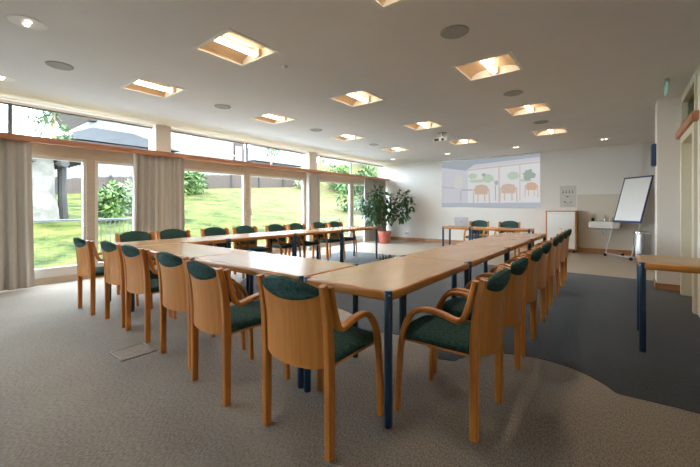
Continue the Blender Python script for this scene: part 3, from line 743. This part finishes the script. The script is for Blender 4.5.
# ------------------------------------------------------------------ garden
KY = [(-40, 1.0), (0, 1.5), (6, 2.0), (7.75, 2.2), (13, 2.6), (15.6, 2.75), (25, 3.25), (29, 4.6), (34, 6.6), (60, 8.5), (120, 9)]
def Hy(y):
    for (a, b), (c, d) in zip(KY, KY[1:]):
        if a <= y <= c: return b + (d-b)*(y-a)/(c-a)
    return KY[0][1] if y < KY[0][0] else KY[-1][1]
def gz(x, y):
    s = max(0, min(1, (-x-9.2)/16.8)); far = max(0, -x-26)
    return -.12 + (Hy(y)+.12)*s**1.05 + far*.02 + .05*noise.noise(Vector((x*.4, y*.4, 0)))*min(1, s*8)
mb = MB(); gx = [-8.5-.35*i for i in range(20)] + [-15.8-.9*i for i in range(14)] + [-30-4*i for i in range(14)]
gy = [-30+2*i for i in range(14)] + [-2+.6*i for i in range(45)] + [26+1.5*i for i in range(20)] + [58+6*i for i in range(12)]
g = [[mb.bm.verts.new((x, y, gz(x, y))) for y in gy] for x in gx]
for i in range(len(gx)-1):
    for j in range(len(gy)-1): mb.bm.faces.new((g[i][j], g[i][j+1], g[i+1][j+1], g[i+1][j]))
struct('lawn', mb, M['grass'], label='sloping meadow outside the windows')
struct('terrace', MB().b2(-9.3, -7.25, -6, 14, -.25, -.08), M['concrete'], label='unseen paved terrace outside, widened to bounce daylight')  # out of view; widened and kept pale to bounce daylight onto the ceiling
def fence(pts, hgt, label):
    t = thing('garden_fence', label, 'fence', group='wooden fences on the slope')
    b = MB(); r_ = MB()
    for (x0, y0), (x1, y1) in zip(pts, pts[1:]):
        Ln = math.hypot(x1-x0, y1-y0); n = int(Ln/.16); ang = math.atan2(y1-y0, x1-x0)
        for i in range(n):
            u = (i+.5)/n; x, y = x0+(x1-x0)*u, y0+(y1-y0)*u; hh = hgt*(1+.03*math.sin(i*1.7))
            b.box((x, y, gz(x, y)+hh/2), (.15, .025, hh+.1), rz=ang)
        for i in range(int(Ln/2.6)):
            u = (i+.5)/int(Ln/2.6); x, y = x0+(x1-x0)*u, y0+(y1-y0)*u
            MB().box((x+.06, y, gz(x, y)+hgt/2), (.12, .12, hgt+.3), rz=ang).build('post', M['fence_dark'], t)
    b.build('boards', M['fence'], t)
fence([(-26, 1.5), (-26, 12.4)], .85, 'weathered wooden fence seen through the left glass door')
fence([(-26, 12.8), (-26.5, 27.5)], 1.0, 'weathered wooden fence seen through the middle window')

# railing outside
t = thing('railing', 'grey metal railing with vertical bars outside the left glass door', 'railing', group='railings outside')
MB().tube([(-8.2, .2, .95), (-8.2, 3.6, .95)], .022).build('handrail', M['rail_metal'], t)
for y in (.3, 2.32, 3.55): MB().cyl((-8.2, y, -.08), (-8.2, y, .95), .02).build('post', M['rail_metal'], t)
mb = MB().b2(-8.21, -8.19, 2.32, 3.55, .08, .11)
for i in range(15): mb.cyl((-8.2, 2.38+i*.08, .1), (-8.2, 2.38+i*.08, .94), .008, n=6)
mb.build('bars', M['rail_metal'], t)
t = thing('railing', 'pale metal railing outside the window beside the far corner', 'railing', group='railings outside')
MB().tube([(-8.2, 8.2, .80), (-8.2, 11.6, .80)], .018).build('handrail', M['rail_metal'], t)
for y in (8.25, 9.9, 11.55): MB().cyl((-8.2, y, -.08), (-8.2, y, .80), .018).build('post', M['rail_metal'], t)
mb = MB()
for i in range(26): mb.cyl((-8.2, 8.35+i*.12, -.06), (-8.2, 8.35+i*.12, .79), .007, n=6)
mb.build('bars', M['rail_metal'], t)

# stone shelter with weathered log roof
t = thing('stone_shelter', 'pale stone shelter with weathered log roof outside the left door', 'shelter', (-17, 3.05, gz(-17, 3)-.1))
mb = MB()
bmesh.ops.create_cube(mb.bm, size=1, matrix=Matrix.Translation((0, -.45, 1.1)) @ Matrix.Diagonal((1.2, 1.6, 2.4, 1)))
bmesh.ops.subdivide_edges(mb.bm, edges=mb.bm.edges[:], cuts=7, use_grid_fill=True)
for v in mb.bm.verts:
    nz = noise.noise_vector(v.co*1.6); v.co += nz*.13
    if v.co.y > .3: v.co.y += .25*(1-v.co.z/2.7)
mb.build('stone_wall', M['stone'], t)
mb = MB()
for i in range(5): mb.tube([(-.9+.45*i, -1.9, 2.75), (-.9+.45*i, .2, 2.55+.02*i), (-.9+.45*i, 1.25, 2.35)], .16, 8)
for i in range(3): mb.tube([(-1.1, -1.2+.9*i, 2.36-.10*i), (1.2, -1.2+.9*i, 2.36-.10*i)], .13, 8)
mb.build('log_roof', M['old_timber'], t)
MB().tube([(.3, .75, .0), (.25, .72, 1.2), (.3, .7, 2.35)], [.16, .13, .15], 8).build('log_post', M['old_timber'], t)

def tree(name, x, y, h, r, mat, label, cat='tree', n=1500, seed=1, leafs=.32):
    z0 = gz(x, y); t = thing(name, label, cat, (x, y, z0-.1)); rnd = random.Random(seed)
    if cat == 'tree':
        MB().tube([(0, 0, 0), (.1, .05, h*.4), (0, 0, h*.8)], [.22, .16, .05], 8).build('trunk', M['bark'], t)
    bb = []
    for k in range(9):
        a = rnd.uniform(0, 2*PI); q = rnd.uniform(.1, .62)*r; zz = rnd.uniform(.35 if cat == 'tree' else .3, .85)*h
        bb.append((q*math.cos(a), q*math.sin(a), zz, rnd.uniform(.35, .6)*r*(1.15-.5*zz/h)))
    leafcloud(bb, n, leafs, leafs*.5, seed, .3, droop=.2).build('foliage', M[mat], t, 80, False)
tree('garden_tree', -27.5, 5.75, 6.9, 1.15, 'tree2', 'pale conical tree beside the white house, seen above the left glass door', seed=3, leafs=.2)
tree('garden_tree', -24, 34, 5.2, 3.6, 'tree1', 'bright green tree in the top right window pane', seed=4, n=2600)
tree('garden_tree', -36, 39, 8, 4.0, 'tree2', 'pale leafy tree left in the farthest upper window', seed=5, n=2200)
tree('garden_tree', -45, 37, 10, 4.5, 'tree2', 'distant pale tree above the middle window, right half', seed=6, n=2200)
tree('garden_bush', -15.6, 5.0, 1.7, .8, 'bush', 'leafy yellow-green bush beside the stone shelter', 'bush', 900, 7, .2)
tree('garden_bush', -20, 6.4, 1.0, .9, 'bush', 'low green bush in front of the left fence', 'bush', 1300, 8, .22)
tree('garden_bush', -17, 6.0, 1.7, .8, 'bush2', 'tall silvery bush seen beside the second curtain', 'bush', 2200, 9, .15)
tree('garden_bush', -23, 12.2, 1.7, 1.5, 'bush', 'round green bush at the left of the middle window', 'bush', 1200, 10, .24)
tree('garden_bush', -24.8, 24.5, 1.5, 1.2, 'bush2', 'pale bush by the fence at the right of the middle window', 'bush', 800, 12, .24)
tree('garden_bush', -22, 26.5, 2.4, 2.0, 'bush', 'green bush on the slope through the far right window', 'bush', 1400, 13, .3)
tree('garden_bush', -14, 19.2, 3.2, 1.8, 'tree1', 'dark green bush seen through the narrow pane beside the far curtain', 'bush', 1600, 14, .28)

# houses up the slope
hs = thing('house', 'large white house with brown eave seen above the left door', 'house')
z0 = 2.0
MB().b2(-46, -38, 10.4, 25.3, z0, 16).build('wall', M['render'], hs)
mb = MB()
for i in range(22): mb.b2(-38.03, -37.99, 10.5, 16.2, z0+4.4+i*.42, z0+4.42+i*.42)
for y in (18.4, 20.4, 22.7): mb.b2(-38.03, -37.98, y-.03, y+.03, z0+3, 15.5)
mb.build('facade_joints', M['facade_line'], hs)
mb = MB(); rg = [[mb.bm.verts.new((x, y, z)) for y, z in ((9.1, 11.6), (10.9, 11.6), (10.9, 8.9), (10.35, 8.9))] for x in (-46, -37.3)]
mb.skin(rg); mb.build('eave', M['eave'], hs)
wn = MB().b2(-38.04, -37.96, 15.6, 17.0, 8.3, 10.2).build('window', M['sash'], hs)
MB().b2(-38.0, -37.95, 15.75, 16.85, 8.45, 10.05).build('pane', M['screen_dark'], wn)
hb = thing('outbuilding', 'low building with grey tiled hip roof in front of the white house', 'house')
MB().b2(-35.5, -31.5, 7.4, 14.5, 1.2, 6.2).build('wall', M['render'], hb)
mb = MB(); v = [mb.bm.verts.new(p) for p in ((-36, 6.6, 6.1), (-30.8, 6.6, 6.1), (-30.8, 15.2, 6.1), (-36, 15.2, 6.1), (-33.4, 9.4, 7.55), (-33.4, 12.4, 7.55))]
for f in ((0, 1, 4), (1, 2, 5, 4), (2, 3, 5), (3, 0, 4, 5), (3, 2, 1, 0)): mb.bm.faces.new([v[i] for i in f])
mb.build('roof', M['roof'], hb)
ch = thing('brick_house', 'narrow brown masonry house end beside the white facade', 'house')
MB().b2(-44, -39, 25.6, 27.6, 2.5, 13).build('wall', M['brick'], ch)
MB().b2(-38.98, -38.9, 26.2, 27.2, 7.0, 9.0).build('window', M['render'], ch)
hc = thing('house', 'distant house with a pale sloping roof above the middle window', 'house')
MB().b2(-60, -48, 36, 52, 4, 9.0).build('wall', M['render'], hc)
mb = MB(); v = [mb.bm.verts.new(p) for p in ((-61, 35, 8.8), (-47, 35, 8.8), (-47, 53, 8.8), (-61, 53, 8.8), (-54, 40, 12.6), (-54, 53, 12.6))]
for f in ((0, 1, 4), (1, 2, 5, 4), (2, 3, 5), (3, 0, 4, 5), (3, 2, 1, 0)): mb.bm.faces.new([v[i] for i in f])
mb.build('roof', M['roof_pale'], hc)
for y in (38, 42, 46): MB().b2(-48, -47.93, y, y+1.4, 6.2, 7.8).build('window', M['screen_dark'], hc)
hd_ = thing('house', 'distant white house in the farthest upper window', 'house')
MB().b2(-52, -42, 56, 68, 7, 14.5).build('wall', M['render'], hd_)
mb = MB(); v = [mb.bm.verts.new(p) for p in ((-53, 55, 14.2), (-41, 55, 14.2), (-41, 69, 14.2), (-53, 69, 14.2), (-47, 55, 17.5), (-47, 69, 17.5))]
for f in ((0, 1, 4), (1, 2, 5, 4), (2, 3, 5), (3, 0, 4, 5), (3, 2, 1, 0)): mb.bm.faces.new([v[i] for i in f])
mb.build('roof', M['brick'], hd_)

# ------------------------------------------------------------------ world, camera
w = bpy.data.worlds.new('world'); SC.world = w; w.use_nodes = True
bg = w.node_tree.nodes['Background']; bg.inputs['Color'].default_value = (.72, .86, 1.0, 1); bg.inputs['Strength'].default_value = 25.0
sun = bpy.data.lights.new('sun', 'SUN'); sun.energy = 8.0; sun.angle = math.radians(20); sun.color = (1, .95, .86)
so = bpy.data.objects.new('sun', sun); C.objects.link(so); so.rotation_euler = (math.radians(35), math.radians(22), 0)

cam = bpy.data.cameras.new('camera'); co = bpy.data.objects.new('camera', cam); C.objects.link(co)
cam.sensor_width = 36; cam.lens = 18.0; cam.shift_y = -26.5/700; cam.clip_start = .05; cam.clip_end = 400
co.location = (0, 0, 1.2); co.rotation_euler = (PI/2, 0, math.atan2(.614, .789))
SC.camera = co
SC.view_settings.view_transform = 'Standard'; SC.view_settings.look = 'None'
SC.view_settings.gamma = 1; SC.view_settings.exposure = 0; SC.view_settings.use_curve_mapping = False
SC.cycles.use_denoising = True
SC.cycles.max_bounces = 8; SC.cycles.diffuse_bounces = 5; SC.cycles.transparent_max_bounces = 16
SC.cycles.sample_clamp_indirect = 6
